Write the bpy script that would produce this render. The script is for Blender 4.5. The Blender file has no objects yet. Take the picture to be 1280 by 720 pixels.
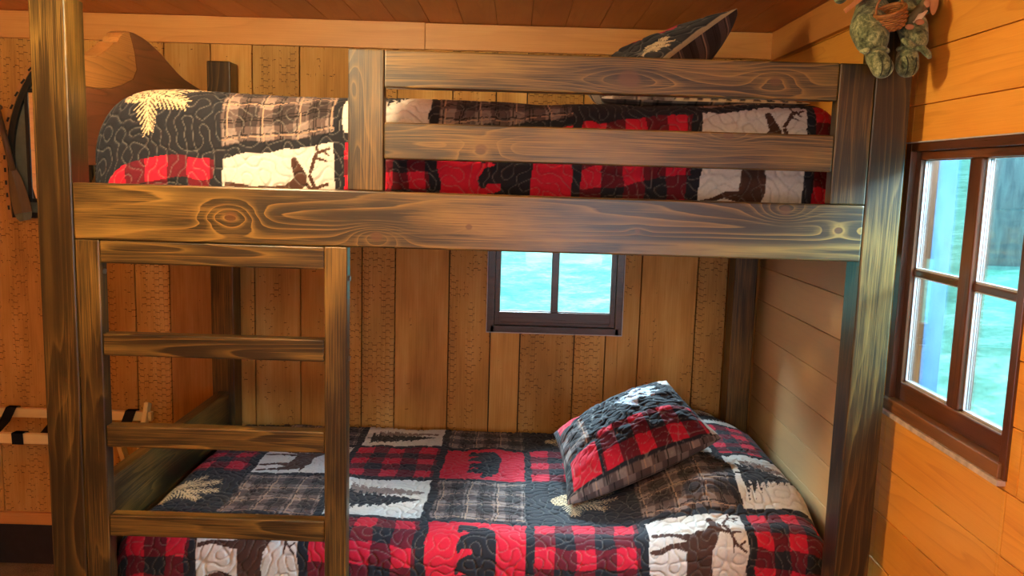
import bpy, bmesh, math, random
import numpy as np
from mathutils import Vector, Matrix

IN = 0.0254                      # the scene is laid out in inches, built in metres
random.seed(4)
S = bpy.context.scene
COL = S.collection

# ------------------------------------------------------------------ camera
CAM_F, CAM_YAW, CAM_PITCH, CAM_ROLL = 1042.06, -0.0016, -0.1318, 0.0295
CAM_LOC = (46.6, -81.21, 66.0)
def cam_axes():
    cy, sy, cp, sp = math.cos(CAM_YAW), math.sin(CAM_YAW), math.cos(CAM_PITCH), math.sin(CAM_PITCH)
    fw = Vector((sy*cp, cy*cp, sp)); r = Vector((cy, -sy, 0)); u = r.cross(fw)
    c, s = math.cos(CAM_ROLL), math.sin(CAM_ROLL)
    return c*r + s*u, -s*r + c*u, fw
_r, _u, _f = cam_axes()
cam = bpy.data.objects.new('camera', bpy.data.cameras.new('camera')); COL.objects.link(cam)
cam.matrix_world = Matrix(((_r.x, _u.x, -_f.x, CAM_LOC[0]*IN), (_r.y, _u.y, -_f.y, CAM_LOC[1]*IN),
                           (_r.z, _u.z, -_f.z, CAM_LOC[2]*IN), (0, 0, 0, 1)))
cam.data.sensor_width = 36; cam.data.lens = CAM_F/1280*36; cam.data.clip_start = 0.02; cam.data.clip_end = 200
S.camera = cam

# ------------------------------------------------------------------ exposure, sky, lights
S.view_settings.view_transform = 'Standard'; S.view_settings.look = 'None'
S.view_settings.gamma = 1; S.view_settings.use_curve_mapping = False
S.view_settings.exposure = 0.35
W = bpy.data.worlds.new('sky'); S.world = W; W.use_nodes = True
bg = W.node_tree.nodes['Background']; bg.inputs[0].default_value = (0.30, 0.77, 0.90, 1); bg.inputs[1].default_value = 4.4

def aim(o, loc, target):
    COL.objects.link(o); o.location = Vector(loc)*IN
    o.rotation_euler = (Vector(target)-Vector(loc)).to_track_quat('-Z', 'Y').to_euler(); return o
def area(name, loc, target, size, energy, color, sy=None):
    d = bpy.data.lights.new(name, 'AREA'); d.energy = energy; d.color = color; d.size = size*IN
    if sy: d.shape = 'RECTANGLE'; d.size_y = sy*IN
    return aim(bpy.data.objects.new(name, d), loc, target)
def globe(name, loc, radius, energy, color):
    d = bpy.data.lights.new(name, 'POINT'); d.energy = energy; d.color = color; d.shadow_soft_size = radius*IN
    return aim(bpy.data.objects.new(name, d), loc, (loc[0], loc[1], 0))
globe('ceiling_lamp_light', (17, -19, 84), 3.5, 46, (1.0, 0.81, 0.44))
globe('room_lamp_light', (18, -104, 82), 5, 34, (1.0, 0.80, 0.46))
area('cool_fill_light', (66, -140, 50), (60, 10, 30), 30, 17, (0.66, 0.84, 1.0), 34)  # added cool fill behind the camera, no window stands there
area('side_window_daylight', (122, -30, 93), (72, 0, 44), 28, 460, (0.50, 0.78, 1.0), 28)
area('back_window_daylight', (34, 84, 91), (70, 26, 28), 44, 900, (0.66, 0.86, 1.0), 20)
for nm, loc, tgt, sx, sy in (('side_window_portal', (89, -7.6, 57), (40, -7.6, 57), 20, 27), ('back_window_portal', (53.2, 53.5, 50), (53.2, 0, 50), 20, 16)):
    o = area(nm, loc, tgt, sx, 1, (1, 1, 1), sy); o.data.cycles.is_portal = True

# ------------------------------------------------------------------ node helpers
def srgb(r, g, b):
    f = lambda c: (c/255/12.92) if c/255 <= 0.04045 else ((c/255+0.055)/1.055)**2.4
    return (f(r), f(g), f(b), 1)
class NT:
    def __init__(s, name):
        s.m = bpy.data.materials.new(name); s.m.use_nodes = True; s.t = s.m.node_tree
        s.b = s.t.nodes['Principled BSDF']; s.out = s.t.nodes['Material Output']
    def n(s, typ, **kw):
        x = s.t.nodes.new(typ)
        for k, v in kw.items(): setattr(x, k, v)
        return x
    def l(s, a, b): s.t.links.new(a, b)
    def put(s, sock, v):
        if hasattr(v, 'is_output') or isinstance(v, bpy.types.NodeSocket): s.l(v, sock)
        else: sock.default_value = v
    def math(s, op, a, b=0.0, c=None, clamp=False):
        x = s.n('ShaderNodeMath', operation=op, use_clamp=clamp); s.put(x.inputs[0], a); s.put(x.inputs[1], b)
        if c is not None: s.put(x.inputs[2], c)
        return x.outputs[0]
    def comb(s, x, y, z):
        c = s.n('ShaderNodeCombineXYZ')
        for i, v in enumerate((x, y, z)): s.put(c.inputs[i], v)
        return c.outputs[0]
    def sep(s, v):
        c = s.n('ShaderNodeSeparateXYZ'); s.l(v, c.inputs[0]); return c.outputs
    def vmul(s, v, k):
        c = s.n('ShaderNodeVectorMath', operation='MULTIPLY'); s.put(c.inputs[0], v); s.put(c.inputs[1], k); return c.outputs[0]
    def vadd(s, v, k):
        c = s.n('ShaderNodeVectorMath', operation='ADD'); s.put(c.inputs[0], v); s.put(c.inputs[1], k); return c.outputs[0]
    def noise(s, v, scale=1.0, detail=3.0, rough=0.55, dist=0.0):
        c = s.n('ShaderNodeTexNoise'); s.put(c.inputs['Vector'], v); c.inputs['Scale'].default_value = scale
        c.inputs['Detail'].default_value = detail; c.inputs['Roughness'].default_value = rough; c.inputs['Distortion'].default_value = dist
        return c.outputs['Fac']
    def voro(s, v, scale=1.0, feature='F1', rnd=1.0):
        c = s.n('ShaderNodeTexVoronoi', feature=feature); s.put(c.inputs['Vector'], v); c.inputs['Scale'].default_value = scale
        c.inputs['Randomness'].default_value = rnd
        return c.outputs['Distance']
    def ramp(s, f, stops, interp='LINEAR'):
        c = s.n('ShaderNodeValToRGB'); s.l(f, c.inputs[0]); e = c.color_ramp; e.interpolation = interp
        while len(e.elements) < len(stops): e.elements.new(0.5)
        for el, (p, col) in zip(e.elements, stops):
            el.position = p; el.color = col if not isinstance(col, (int, float)) else (col, col, col, 1)
        return c.outputs[0]
    def mix(s, f, a, b, blend='MIX'):
        c = s.n('ShaderNodeMix', data_type='RGBA', blend_type=blend); s.put(c.inputs[0], f); s.put(c.inputs[6], a); s.put(c.inputs[7], b)
        return c.outputs[2]
    def bump(s, h, strength=0.3, dist=0.002):
        c = s.n('ShaderNodeBump'); c.inputs['Strength'].default_value = strength; c.inputs['Distance'].default_value = dist
        s.l(h, c.inputs['Height']); s.l(c.outputs[0], s.b.inputs['Normal'])
    def attr(s, name):
        c = s.n('ShaderNodeAttribute'); c.attribute_name = name; return c
    def set(s, color=None, rough=None, spec=None, **kw):
        if color is not None: s.put(s.b.inputs['Base Color'], color)
        if rough is not None: s.put(s.b.inputs['Roughness'], rough)
        if spec is not None: s.b.inputs['Specular IOR Level'].default_value = spec
        for k, v in kw.items(): s.put(s.b.inputs[k], v)

def local_inches(nt, tint=None):
    """object coordinates in inches with a random shift per object (and per plank)"""
    tc = nt.n('ShaderNodeTexCoord'); v = nt.vmul(tc.outputs['Object'], (1/IN,)*3)
    oi = nt.n('ShaderNodeObjectInfo')
    k = nt.math('MULTIPLY', oi.outputs['Random'], 211.0)
    if tint is not None: k = nt.math('MULTIPLY_ADD', tint, 173.0, k)
    return nt.vadd(v, nt.comb(k, nt.math('MULTIPLY', k, 0.71), nt.math('MULTIPLY', k, 1.37))), v

def wood(name, axis, dark, mid, light, lines=15.0, knots=0.0, rough=0.42, spec=0.45, planks=False, line_amt=1.0, blotch=0.6, knotcol=None, coat=0.0, tintvar=0.25, fine=0.5, lin=0.0, figure=1.0, knots_at=(), base=(0, 0, 0)):
    nt = NT(name)
    tint = nt.attr('tint').outputs['Fac'] if planks else None
    P, raw = local_inches(nt, tint)
    x, y, z = nt.sep(P)
    g, a, b = {'x': (x, y, z), 'y': (y, x, z), 'z': (z, x, y)}[axis]
    G = nt.comb(g, a, b)
    warp = nt.noise(nt.vmul(G, (0.014, 0.20, 0.20)), 1.0, 2.0, 0.42, 0.1)
    fld = nt.math('MULTIPLY', warp, figure)
    if lin: fld = nt.math('MULTIPLY_ADD', a, lin, fld)
    kcs = []
    if knots_at:
        rx, ry, rz = nt.sep(raw); gi = 'xyz'.index(axis); ai = {'x': 2, 'y': 2, 'z': 0}[axis]
        rg, ra = (rx, ry, rz)[gi], (rx, ry, rz)[ai]
        for g0, a0, kr in knots_at:
            dg = nt.math('SUBTRACT', rg, g0-base[gi]); da = nt.math('SUBTRACT', ra, a0-base[ai])
            d1 = nt.math('ADD', nt.math('POWER', nt.math('ABSOLUTE', nt.math('DIVIDE', dg, 2.6*kr)), 2.0), nt.math('POWER', nt.math('ABSOLUTE', nt.math('DIVIDE', da, 1.25*kr)), 2.0))
            fld = nt.math('MULTIPLY_ADD', nt.math('EXPONENT', nt.math('MULTIPLY', d1, -1.0)), 0.13*min(1.0, kr*kr), fld)
            d2 = nt.math('SQRT', nt.math('ADD', nt.math('POWER', nt.math('ABSOLUTE', nt.math('DIVIDE', dg, 0.62*kr)), 2.0), nt.math('POWER', nt.math('ABSOLUTE', nt.math('DIVIDE', da, 0.5*kr)), 2.0)))
            kcs.append(nt.math('MULTIPLY', nt.math('SUBTRACT', 1.25, d2, clamp=True), 2.2, clamp=True))
    kd = None
    if knots > 0:
        d = nt.voro(nt.vmul(G, (0.055, 0.115, 0.115)), 1.0)
        kd = nt.math('EXPONENT', nt.math('MULTIPLY', nt.math('MULTIPLY', d, d), -62.0))
        fld = nt.math('MULTIPLY_ADD', kd, 0.22, fld)
        kc = nt.math('SUBTRACT', 1.0, nt.math('DIVIDE', d, 0.055*knots), clamp=True)
    jit = nt.noise(nt.vmul(G, (0.12, 1.6, 1.6)), 1.0, 2.0)
    ph = nt.math('MULTIPLY_ADD', fld, lines, nt.math('MULTIPLY', jit, 0.35))
    fr = nt.math('FRACT', ph)
    amp = nt.noise(nt.vmul(G, (0.05, 0.3, 0.3)), 1.7, 1.0)
    ring = nt.ramp(fr, [(0.0, 0.0), (0.5, 0.06), (0.80, 0.45), (0.93, 1.0), (1.0, 0.0)])
    ring = nt.math('MULTIPLY', ring, nt.math('MULTIPLY', nt.math('SUBTRACT', nt.math('MULTIPLY', amp, 2.6), 0.5, clamp=True), line_amt), clamp=True)
    fib = nt.noise(nt.vmul(G, (0.12, 12.0, 12.0)), 1.0, 4.0, 0.72)
    blo = nt.noise(nt.vmul(G, (0.045, 0.16, 0.16)), 1.0, 3.0, 0.6)
    f1 = nt.math('ADD', nt.math('MULTIPLY', nt.math('SUBTRACT', fib, 0.5), fine), nt.math('MULTIPLY', nt.math('SUBTRACT', blo, 0.5), blotch*1.6))
    base = nt.ramp(nt.math('ADD', f1, 0.5, clamp=True), [(0.1, dark), (0.5, mid), (0.92, light)])
    c = nt.mix(nt.math('MULTIPLY', ring, 0.75), base, light if sum(light[:3]) > sum(mid[:3]) and name.startswith('stained') else dark)
    if knots > 0:
        kcol = knotcol or tuple(q*0.35 for q in dark[:3])+(1,)
        c = nt.mix(nt.math('MULTIPLY', kc, 0.85), c, kcol)
    for k_ in kcs: c = nt.mix(nt.math('MULTIPLY', k_, 0.7), c, knotcol or dark)
    if planks:
        c = nt.mix(nt.math('MULTIPLY', nt.attr('saw').outputs['Fac'], 0.9), c, nt.mix(0.72, c, srgb(222, 200, 160)))  # on pine walls 'saw' pales boards, imitating window light under the bunk
        t = nt.math('MULTIPLY_ADD', nt.math('FRACT', nt.math('MULTIPLY', tint, 7.31)), 2*tintvar, 1-tintvar)
        c = nt.mix(1.0, c, nt.comb(t, t, t), 'MULTIPLY')
    nt.set(c, nt.math('MULTIPLY_ADD', fib, 0.18, rough-0.09), spec)
    if coat: nt.set(**{'Coat Weight': coat, 'Coat Roughness': 0.25})
    nt.bump(nt.math('ADD', nt.math('MULTIPLY', fib, 0.6), nt.math('MULTIPLY', ring, 0.5)), 0.22, 0.0012)
    return nt.m

ST = dict(dark=srgb(15, 11, 6), mid=srgb(42, 31, 14), light=srgb(136, 103, 47))
BB = (42, 24, 0); KN = srgb(84, 50, 24)
def stain(nm, ax, **kw):
    d = dict(lines=20, rough=0.38, spec=0.5, knotcol=KN, blotch=0.8, line_amt=0.8, fine=1.05, base=BB, coat=0.22); d.update(kw); return wood('stained_pine_'+nm, ax, ST['dark'], ST['mid'], ST['light'], **d)
STAIN = {'x': stain('board', 'x', lin=0.05, figure=0.8), 'y': stain('end_board', 'y', lin=0.05), 'z': stain('upright', 'z', lines=16, line_amt=0.45, lin=0.05, knots=0.6)}
ST_RAIL = stain('rail', 'x', lines=34, lin=0.075, figure=0.40, line_amt=1.25, knots_at=[(18.9, 61.4, 1.0), (33.1, 59.9, 0.9), (42.1, 61.1, 0.5), (58.5, 61.2, 0.4), (72.7, 63.6, 0.9), (78.0, 61.8, 0.6)])
ST_GTOP = stain('guard_slat', 'x', lines=22, lin=0.03, figure=1.1, line_amt=1.1, knots_at=[(70.9, 75.8, 0.9), (57, 75.6, 1.6)])
ST_GMID = stain('guard_slat_knotty', 'x', lines=24, lin=0.05, figure=0.9, line_amt=0.9, knots_at=[(43.1, 68.6, 0.9), (66.8, 70.6, 0.8)])
PINE_Y = wood('clear_pine_wall', 'y', srgb(206, 124, 38), srgb(238, 166, 66), srgb(250, 194, 100), lines=11, knots=0.62, rough=0.46, planks=True, line_amt=0.55, blotch=0.35, tintvar=0.12, knotcol=srgb(70, 40, 18))
PINE_C = wood('amber_pine_ceiling', 'y', srgb(168, 98, 50), srgb(206, 130, 74), srgb(226, 156, 98), lines=9, knots=0.55, rough=0.45, planks=True, line_amt=0.4, blotch=0.4, tintvar=0.16)
PINE_X = wood('clear_pine_trim', 'x', srgb(182, 118, 58), srgb(214, 152, 84), srgb(230, 176, 110), lines=9, knots=0.6, rough=0.42, line_amt=0.4, blotch=0.3, knotcol=srgb(80, 40, 20))
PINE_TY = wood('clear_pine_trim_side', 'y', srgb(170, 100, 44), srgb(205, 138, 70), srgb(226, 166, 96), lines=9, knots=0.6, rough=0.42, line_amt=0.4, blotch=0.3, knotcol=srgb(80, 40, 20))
RACKW = wood('pale_rack_wood', 'x', srgb(206, 168, 100), srgb(232, 198, 128), srgb(244, 216, 150), lines=8, rough=0.4, line_amt=0.3, blotch=0.2)
SASH = wood('dark_sash_wood', 'y', srgb(56, 29, 14), srgb(102, 56, 28), srgb(158, 98, 56), lines=8, rough=0.30, spec=0.6, blotch=0.9)
SASHZ = wood('dark_sash_wood_upright', 'z', srgb(56, 29, 14), srgb(102, 56, 28), srgb(158, 98, 56), lines=8, rough=0.30, spec=0.6, blotch=0.9)
SILLW = wood('brown_sill_wood', 'y', srgb(92, 58, 32), srgb(134, 88, 50), srgb(164, 112, 68), lines=8, rough=0.35, blotch=0.5)
SASHD = wood('espresso_window_wood', 'x', srgb(34, 18, 10), srgb(62, 35, 20), srgb(104, 64, 36), lines=8, rough=0.30, spec=0.6, blotch=0.9)
SLABW = wood('walnut_slab_wood', 'y', srgb(66, 38, 24), srgb(104, 62, 40), srgb(134, 86, 56), lines=13, rough=0.35, spec=0.5, blotch=0.7)
SAPW = wood('pale_sapwood', 'y', srgb(112, 70, 34), srgb(160, 110, 58), srgb(196, 148, 90), lines=30, rough=0.38, blotch=0.6)

def flat(name, col, rough=0.6, spec=0.4, metal=0.0, var=0.0, scale=6.0):
    nt = NT(name)
    if var:
        P, raw = local_inches(nt)
        n = nt.noise(P, scale/10, 4.0)
        c = nt.ramp(n, [(0.3, tuple(q*(1-var) for q in col[:3])+(1,)), (0.7, tuple(min(1, q*(1+var)) for q in col[:3])+(1,))])
        nt.set(c, rough, spec)
        nt.bump(n, 0.15, 0.002)
    else: nt.set(col, rough, spec)
    nt.b.inputs['Metallic'].default_value = metal
    return nt.m
BLACKW = flat('black_webbing', srgb(24, 24, 27), 0.8)
BASEB = flat('black_rubber_base', srgb(40, 38, 40), 0.55, var=0.2)
STEEL = flat('zinc_steel', srgb(150, 150, 155), 0.35, metal=1.0)
CAULK = flat('weathered_caulk', srgb(196, 176, 160), 0.7, var=0.25, scale=12)
SILVER = flat('pale_edge_strip', srgb(190, 190, 196), 0.35, var=0.1)
MIRR = flat('mirror_glass', (0.9, 0.9, 0.9, 1), 0.02, metal=1.0)
CANOEG = flat('muted_green_paint', srgb(104, 114, 96), 0.55, var=0.15)
CANOED = flat('charcoal_green_paint', srgb(32, 36, 34), 0.5, var=0.2)
CANOET = flat('tan_lacing', srgb(180, 128, 70), 0.6, var=0.15)
PADW = wood('grey_brown_paddle', 'z', srgb(74, 62, 46), srgb(110, 92, 66), srgb(140, 120, 86), lines=8, rough=0.4)
MATT = flat('mattress_ticking', srgb(205, 200, 190), 0.9, var=0.05)
BLUEW = None

def m_glass():
    nt = NT('window_glass'); t = nt.n('ShaderNodeBsdfTransparent'); t.inputs[0].default_value = (0.93, 0.98, 0.98, 1)
    g = nt.n('ShaderNodeBsdfGlossy'); g.inputs['Roughness'].default_value = 0.02
    fr = nt.n('ShaderNodeFresnel'); fr.inputs[0].default_value = 1.45
    mx = nt.n('ShaderNodeMixShader'); nt.l(nt.math('MULTIPLY', fr.outputs[0], 0.7), mx.inputs[0]); nt.l(t.outputs[0], mx.inputs[1]); nt.l(g.outputs[0], mx.inputs[2])
    nt.l(mx.outputs[0], nt.out.inputs[0]); return nt.m
GLASS = m_glass()

def m_rough_sawn():
    """vertical rough sawn boards with rows of saw-tooth nicks"""
    nt = NT('rough_sawn_boards'); tint = nt.attr('tint').outputs['Fac']; saw = nt.attr('saw').outputs['Fac']; uu = nt.attr('across').outputs['Fac']
    P, raw = local_inches(nt, tint); x, y, z = nt.sep(P); G = nt.comb(z, x, y)
    fib = nt.noise(nt.vmul(G, (0.12, 5.0, 5.0)), 1.0, 4.0, 0.65); blo = nt.noise(nt.vmul(G, (0.05, 0.22, 0.22)), 1.0, 3.0, 0.6)
    f = nt.math('ADD', nt.math('MULTIPLY_ADD', fib, 0.45, -0.22), nt.math('MULTIPLY_ADD', blo, 0.9, -0.45))
    c = nt.ramp(nt.math('ADD', f, 0.5, clamp=True), [(0.12, srgb(138, 94, 44)), (0.5, srgb(198, 148, 76)), (0.9, srgb(228, 188, 118))])
    t1 = nt.math('FRACT', nt.math('MULTIPLY', tint, 7.31)); t2 = nt.math('FRACT', nt.math('MULTIPLY', tint, 3.17))
    v = nt.math('MULTIPLY_ADD', t1, 0.36, 0.76)
    c = nt.mix(1.0, c, nt.comb(v, nt.math('MULTIPLY', v, nt.math('MULTIPLY_ADD', t2, 0.10, 0.92)), nt.math('MULTIPLY', v, nt.math('MULTIPLY_ADD', t2, 0.25, 0.82))), 'MULTIPLY')
    # nicks: one short dash per tooth, stepped from column to column
    rx, ry, rz = nt.sep(raw)
    cu = nt.math('MULTIPLY', uu, 0.72); col = nt.math('FLOOR', cu); cf = nt.math('FRACT', cu)
    inner = nt.math('LESS_THAN', nt.math('ABSOLUTE', nt.math('SUBTRACT', cf, 0.5)), 0.25)
    zz = nt.math('ADD', nt.math('DIVIDE', rz, 1.05), nt.math('MULTIPLY', inner, 0.28))
    zz = nt.math('ADD', zz, nt.math('MULTIPLY', nt.noise(nt.comb(nt.math('MULTIPLY', uu, 0.5), tint, nt.math('MULTIPLY', rz, 0.04)), 1.0, 1.0), 0.8))
    zf = nt.math('ABSOLUTE', nt.math('SUBTRACT', nt.math('FRACT', zz), 0.5))
    dash = nt.math('LESS_THAN', zf, 0.05)
    # uprights of each tooth at the column edges
    edge = nt.math('LESS_THAN', nt.math('ABSOLUTE', nt.math('SUBTRACT', nt.math('ABSOLUTE', nt.math('SUBTRACT', cf, 0.5)), 0.25)), 0.035)
    up = nt.math('MULTIPLY', edge, nt.math('LESS_THAN', nt.math('ABSOLUTE', nt.math('SUBTRACT', nt.math('FRACT', zz), 0.36)), 0.15))
    mark = nt.math('MAXIMUM', dash, nt.math('MULTIPLY', up, 0.7))
    brk = nt.noise(nt.comb(nt.math('MULTIPLY', uu, 0.9), nt.math('MULTIPLY', tint, 90), nt.math('MULTIPLY', rz, 0.35)), 1.0, 3.0, 0.7)
    msk = nt.math('GREATER_THAN', nt.math('ADD', brk, nt.math('MULTIPLY_ADD', saw, 0.30, nt.math('MULTIPLY', nt.noise(nt.comb(nt.math('MULTIPLY', col, 3.7), nt.math('MULTIPLY', tint, 50), nt.math('MULTIPLY', rz, 0.03)), 1.0, 0.0), 0.55))), 1.0)
    mark = nt.math('MULTIPLY', mark, msk)
    c = nt.mix(nt.math('MULTIPLY', mark, nt.math('MULTIPLY_ADD', brk, 1.2, 0.15, clamp=True)), c, srgb(62, 36, 18))
    # knots and stray dark scratches
    d = nt.voro(nt.vmul(G, (0.05, 0.11, 0.11)), 1.0)
    kc = nt.math('SUBTRACT', 1.0, nt.math('DIVIDE', d, 0.045), clamp=True)
    kring = nt.math('SINE', nt.math('MULTIPLY', d, 420.0))
    c = nt.mix(nt.math('MULTIPLY', kc, nt.math('MULTIPLY_ADD', kring, 0.25, 0.85), clamp=True), c, srgb(62, 34, 16))
    dr = nt.noise(nt.vmul(G, (0.18, 1.6, 1.6)), 1.0, 4.0, 0.7)
    c = nt.mix(nt.math('MULTIPLY', nt.math('SUBTRACT', nt.math('MULTIPLY', dr, 6.0), 4.05, clamp=True), 0.55), c, srgb(66, 38, 20))
    nt.set(c, 0.62, 0.3)
    nt.bump(nt.math('SUBTRACT', nt.math('MULTIPLY', fib, 0.5), nt.math('MULTIPLY', mark, 0.8)), 0.35, 0.002)
    return nt.m
ROUGH = m_rough_sawn()
def m_carpet():
    nt = NT('beige_carpet'); P, raw = local_inches(nt); n = nt.noise(P, 5.0, 4.0, 0.7); n2 = nt.noise(P, 0.3, 2.0)
    nt.set(nt.ramp(nt.math('ADD', nt.math('MULTIPLY', n, 0.7), nt.math('MULTIPLY', n2, 0.3)), [(0.3, srgb(92, 76, 60)), (0.7, srgb(170, 150, 126))]), 0.95, 0.1); nt.bump(n, 0.8, 0.006); return nt.m
CARPET = m_carpet()
def m_cloth(name, rough=0.88):
    nt = NT(name); a = nt.attr('Col').outputs['Color']; P, raw = local_inches(nt)
    n = nt.noise(P, 3.0, 3.0, 0.6); v = nt.math('MULTIPLY_ADD', n, 0.35, 0.83)
    nt.set(nt.mix(1.0, a, nt.comb(v, v, v), 'MULTIPLY'), rough, 0.2, **{'Sheen Weight': 0.08}); nt.bump(nt.noise(P, 9.0, 2.0), 0.12, 0.001); return nt.m
CLOTH = m_cloth('printed_quilt_cotton')
def m_plush():
    nt = NT('mottled_green_suede'); P, raw = local_inches(nt); n = nt.noise(P, 1.3, 4.0, 0.65, 0.6); n2 = nt.noise(P, 6.0, 3.0)
    c = nt.ramp(nt.math('ADD', nt.math('MULTIPLY', n, 0.8), nt.math('MULTIPLY', n2, 0.2)), [(0.36, srgb(48, 54, 36)), (0.5, srgb(104, 112, 76)), (0.64, srgb(170, 172, 122))])
    nt.set(c, 0.85, 0.2, **{'Sheen Weight': 0.2}); nt.bump(n2, 0.25, 0.002); return nt.m
PLUSH = m_plush()
VEST = flat('dark_olive_cloth', srgb(40, 44, 30), 0.9, var=0.3)
SEAM = flat('dark_seam_thread', srgb(30, 36, 30), 0.9)
WICKER = flat('amber_wicker', srgb(146, 92, 42), 0.55, var=0.35, scale=30)
TOYWOOD = wood('toy_paddle_wood', 'z', srgb(170, 110, 60), srgb(200, 140, 84), srgb(220, 164, 104), lines=6, rough=0.5)
TROUT = flat('grey_green_toy_fish', srgb(104, 92, 60), 0.8, var=0.3, scale=14)
TROUTB = flat('cream_toy_belly', srgb(216, 190, 150), 0.8, var=0.1)
TROUTF = flat('salmon_toy_fin', srgb(176, 124, 88), 0.8, var=0.1)
def m_ground():
    nt = NT('leafy_ground'); P, raw = local_inches(nt); n = nt.noise(P, 0.05, 5.0, 0.65, 0.5); n2 = nt.noise(nt.vmul(P, (1, 1, 1)), 0.35, 4.0, 0.7)
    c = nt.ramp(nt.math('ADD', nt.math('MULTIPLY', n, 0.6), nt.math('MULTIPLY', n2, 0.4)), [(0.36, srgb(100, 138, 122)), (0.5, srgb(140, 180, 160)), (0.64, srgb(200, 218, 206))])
    nt.set(c, 0.95, 0.1); nt.bump(n2, 0.4, 0.05); return nt.m
GROUND = m_ground()
def m_bark():
    nt = NT('grey_bark'); P, raw = local_inches(nt); n = nt.noise(nt.vmul(P, (0.35, 0.35, 0.06)), 1.0, 4.0, 0.7, 0.4)
    nt.set(nt.ramp(n, [(0.35, srgb(140, 138, 150)), (0.65, srgb(186, 182, 190))]), 0.95, 0.1); nt.bump(n, 0.6, 0.03); return nt.m
BARK = m_bark()
def m_oldpaint():
    nt = NT('weathered_grey_paint'); P, raw = local_inches(nt); n = nt.noise(nt.vmul(P, (1.2, 1.2, 0.22)), 1.0, 4.0, 0.6, 0.8)
    cr = nt.math('LESS_THAN', nt.math('ABSOLUTE', nt.math('SUBTRACT', n, 0.56)), 0.004)
    n2 = nt.noise(P, 0.2, 3.0)
    c = nt.mix(nt.math('MULTIPLY', cr, 0.7), nt.ramp(n2, [(0.3, srgb(70, 98, 128)), (0.7, srgb(88, 116, 146))]), srgb(30, 38, 52))
    nt.set(c, 0.75, 0.2); return nt.m
OLDPAINT = m_oldpaint()

# ------------------------------------------------------------------ object helpers
def tag(o, label=None, cat=None, group=None, kind=None):
    if label: o['label'] = label
    if cat: o['category'] = cat
    if group: o['group'] = group
    if kind: o['kind'] = kind
    return o
def thing(name, loc, label, cat, group=None):
    o = bpy.data.objects.new(name, None); COL.objects.link(o); o.location = Vector(loc)*IN; o.empty_display_size = 0.05
    o['_l'] = list(loc); return tag(o, label, cat, group)
def base_of(o):
    while o is not None:
        if '_l' in o: return np.array(list(o['_l']), float)
        o = o.parent
    return np.zeros(3)
def mesh(name, V, F, mat, parent=None, smooth=False, loc=None):
    """V in world inches; the object's origin is its thing's base (or loc)"""
    b = base_of(parent) if parent is not None else np.array(loc if loc is not None else (0, 0, 0), float)
    V = (np.asarray(V, float)-b)*IN
    me = bpy.data.meshes.new(name); me.from_pydata(V.tolist(), [], [tuple(f) for f in F]); me.update()
    if smooth: me.polygons.foreach_set('use_smooth', [True]*len(me.polygons))
    o = bpy.data.objects.new(name, me); COL.objects.link(o)
    if parent is not None: o.parent = parent
    else: o.location = Vector(b)*IN; o['_l'] = list(b)
    for m in (mat if isinstance(mat, (list, tuple)) else [mat]): me.materials.append(m)
    return o
def bm_obj(name, bm, mat, parent=None, smooth=False, loc=None):
    bm.normal_update(); bm.verts.index_update()
    o = mesh(name, [v.co[:] for v in bm.verts], [[v.index for v in f.verts] for f in bm.faces], mat, parent, smooth, loc); bm.free(); return o
def add_box(bm, x0, x1, y0, y1, z0, z1, bev=0.0, seg=2):
    tmp = bmesh.new(); bmesh.ops.create_cube(tmp, size=1)
    for v in tmp.verts: v.co = Vector(((x0+x1)/2+v.co.x*(x1-x0), (y0+y1)/2+v.co.y*(y1-y0), (z0+z1)/2+v.co.z*(z1-z0)))
    if bev: bmesh.ops.bevel(tmp, geom=tmp.edges[:], offset=bev, segments=seg, profile=0.5, affect='EDGES')
    join(bm, tmp)
def join(bm, tmp):
    mp = {v: bm.verts.new(v.co) for v in tmp.verts}
    for f in tmp.faces: bm.faces.new([mp[v] for v in f.verts])
    tmp.free()
def box(name, x0, x1, y0, y1, z0, z1, mat, parent=None, bev=0.14, loc=None):
    bm = bmesh.new(); add_box(bm, x0, x1, y0, y1, z0, z1, bev); return bm_obj(name, bm, mat, parent, False, loc)
def add_bar(bm, p, q, w, h, bev=0.08, up=(0, 0, 1)):
    p, q = Vector(p), Vector(q); d = (q-p); L = d.length; d.normalize(); up = Vector(up)
    s = d.cross(up).normalized(); u = s.cross(d)
    tmp = bmesh.new(); bmesh.ops.create_cube(tmp, size=1)
    if bev:
        for v in tmp.verts: v.co = Vector((v.co.x*L, v.co.y*w, v.co.z*h))
        bmesh.ops.bevel(tmp, geom=tmp.edges[:], offset=bev, segments=2, profile=0.5, affect='EDGES')
        for v in tmp.verts: v.co = (p+q)/2 + d*v.co.x + s*v.co.y + u*v.co.z
    join(bm, tmp)
def add_tube(bm, pts, rad, n=10, cap=True):
    pts = [Vector(p) for p in pts]; rad = rad if isinstance(rad, (list, tuple)) else [rad]*len(pts); rings = []
    ref = Vector((0.3, 0.9, 0.2))
    for i, p in enumerate(pts):
        t = (pts[min(i+1, len(pts)-1)]-pts[max(i-1, 0)]).normalized(); s = t.cross(ref)
        s = s.normalized() if s.length > 1e-4 else t.cross(Vector((1, 0, 0))).normalized(); u = s.cross(t)
        rings.append([bm.verts.new(p + (s*math.cos(2*math.pi*k/n)+u*math.sin(2*math.pi*k/n))*rad[i]) for k in range(n)])
    for a, b in zip(rings, rings[1:]):
        for k in range(n): bm.faces.new((a[k], a[(k+1) % n], b[(k+1) % n], b[k]))
    if cap: bm.faces.new(rings[0][::-1]); bm.faces.new(rings[-1])
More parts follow.
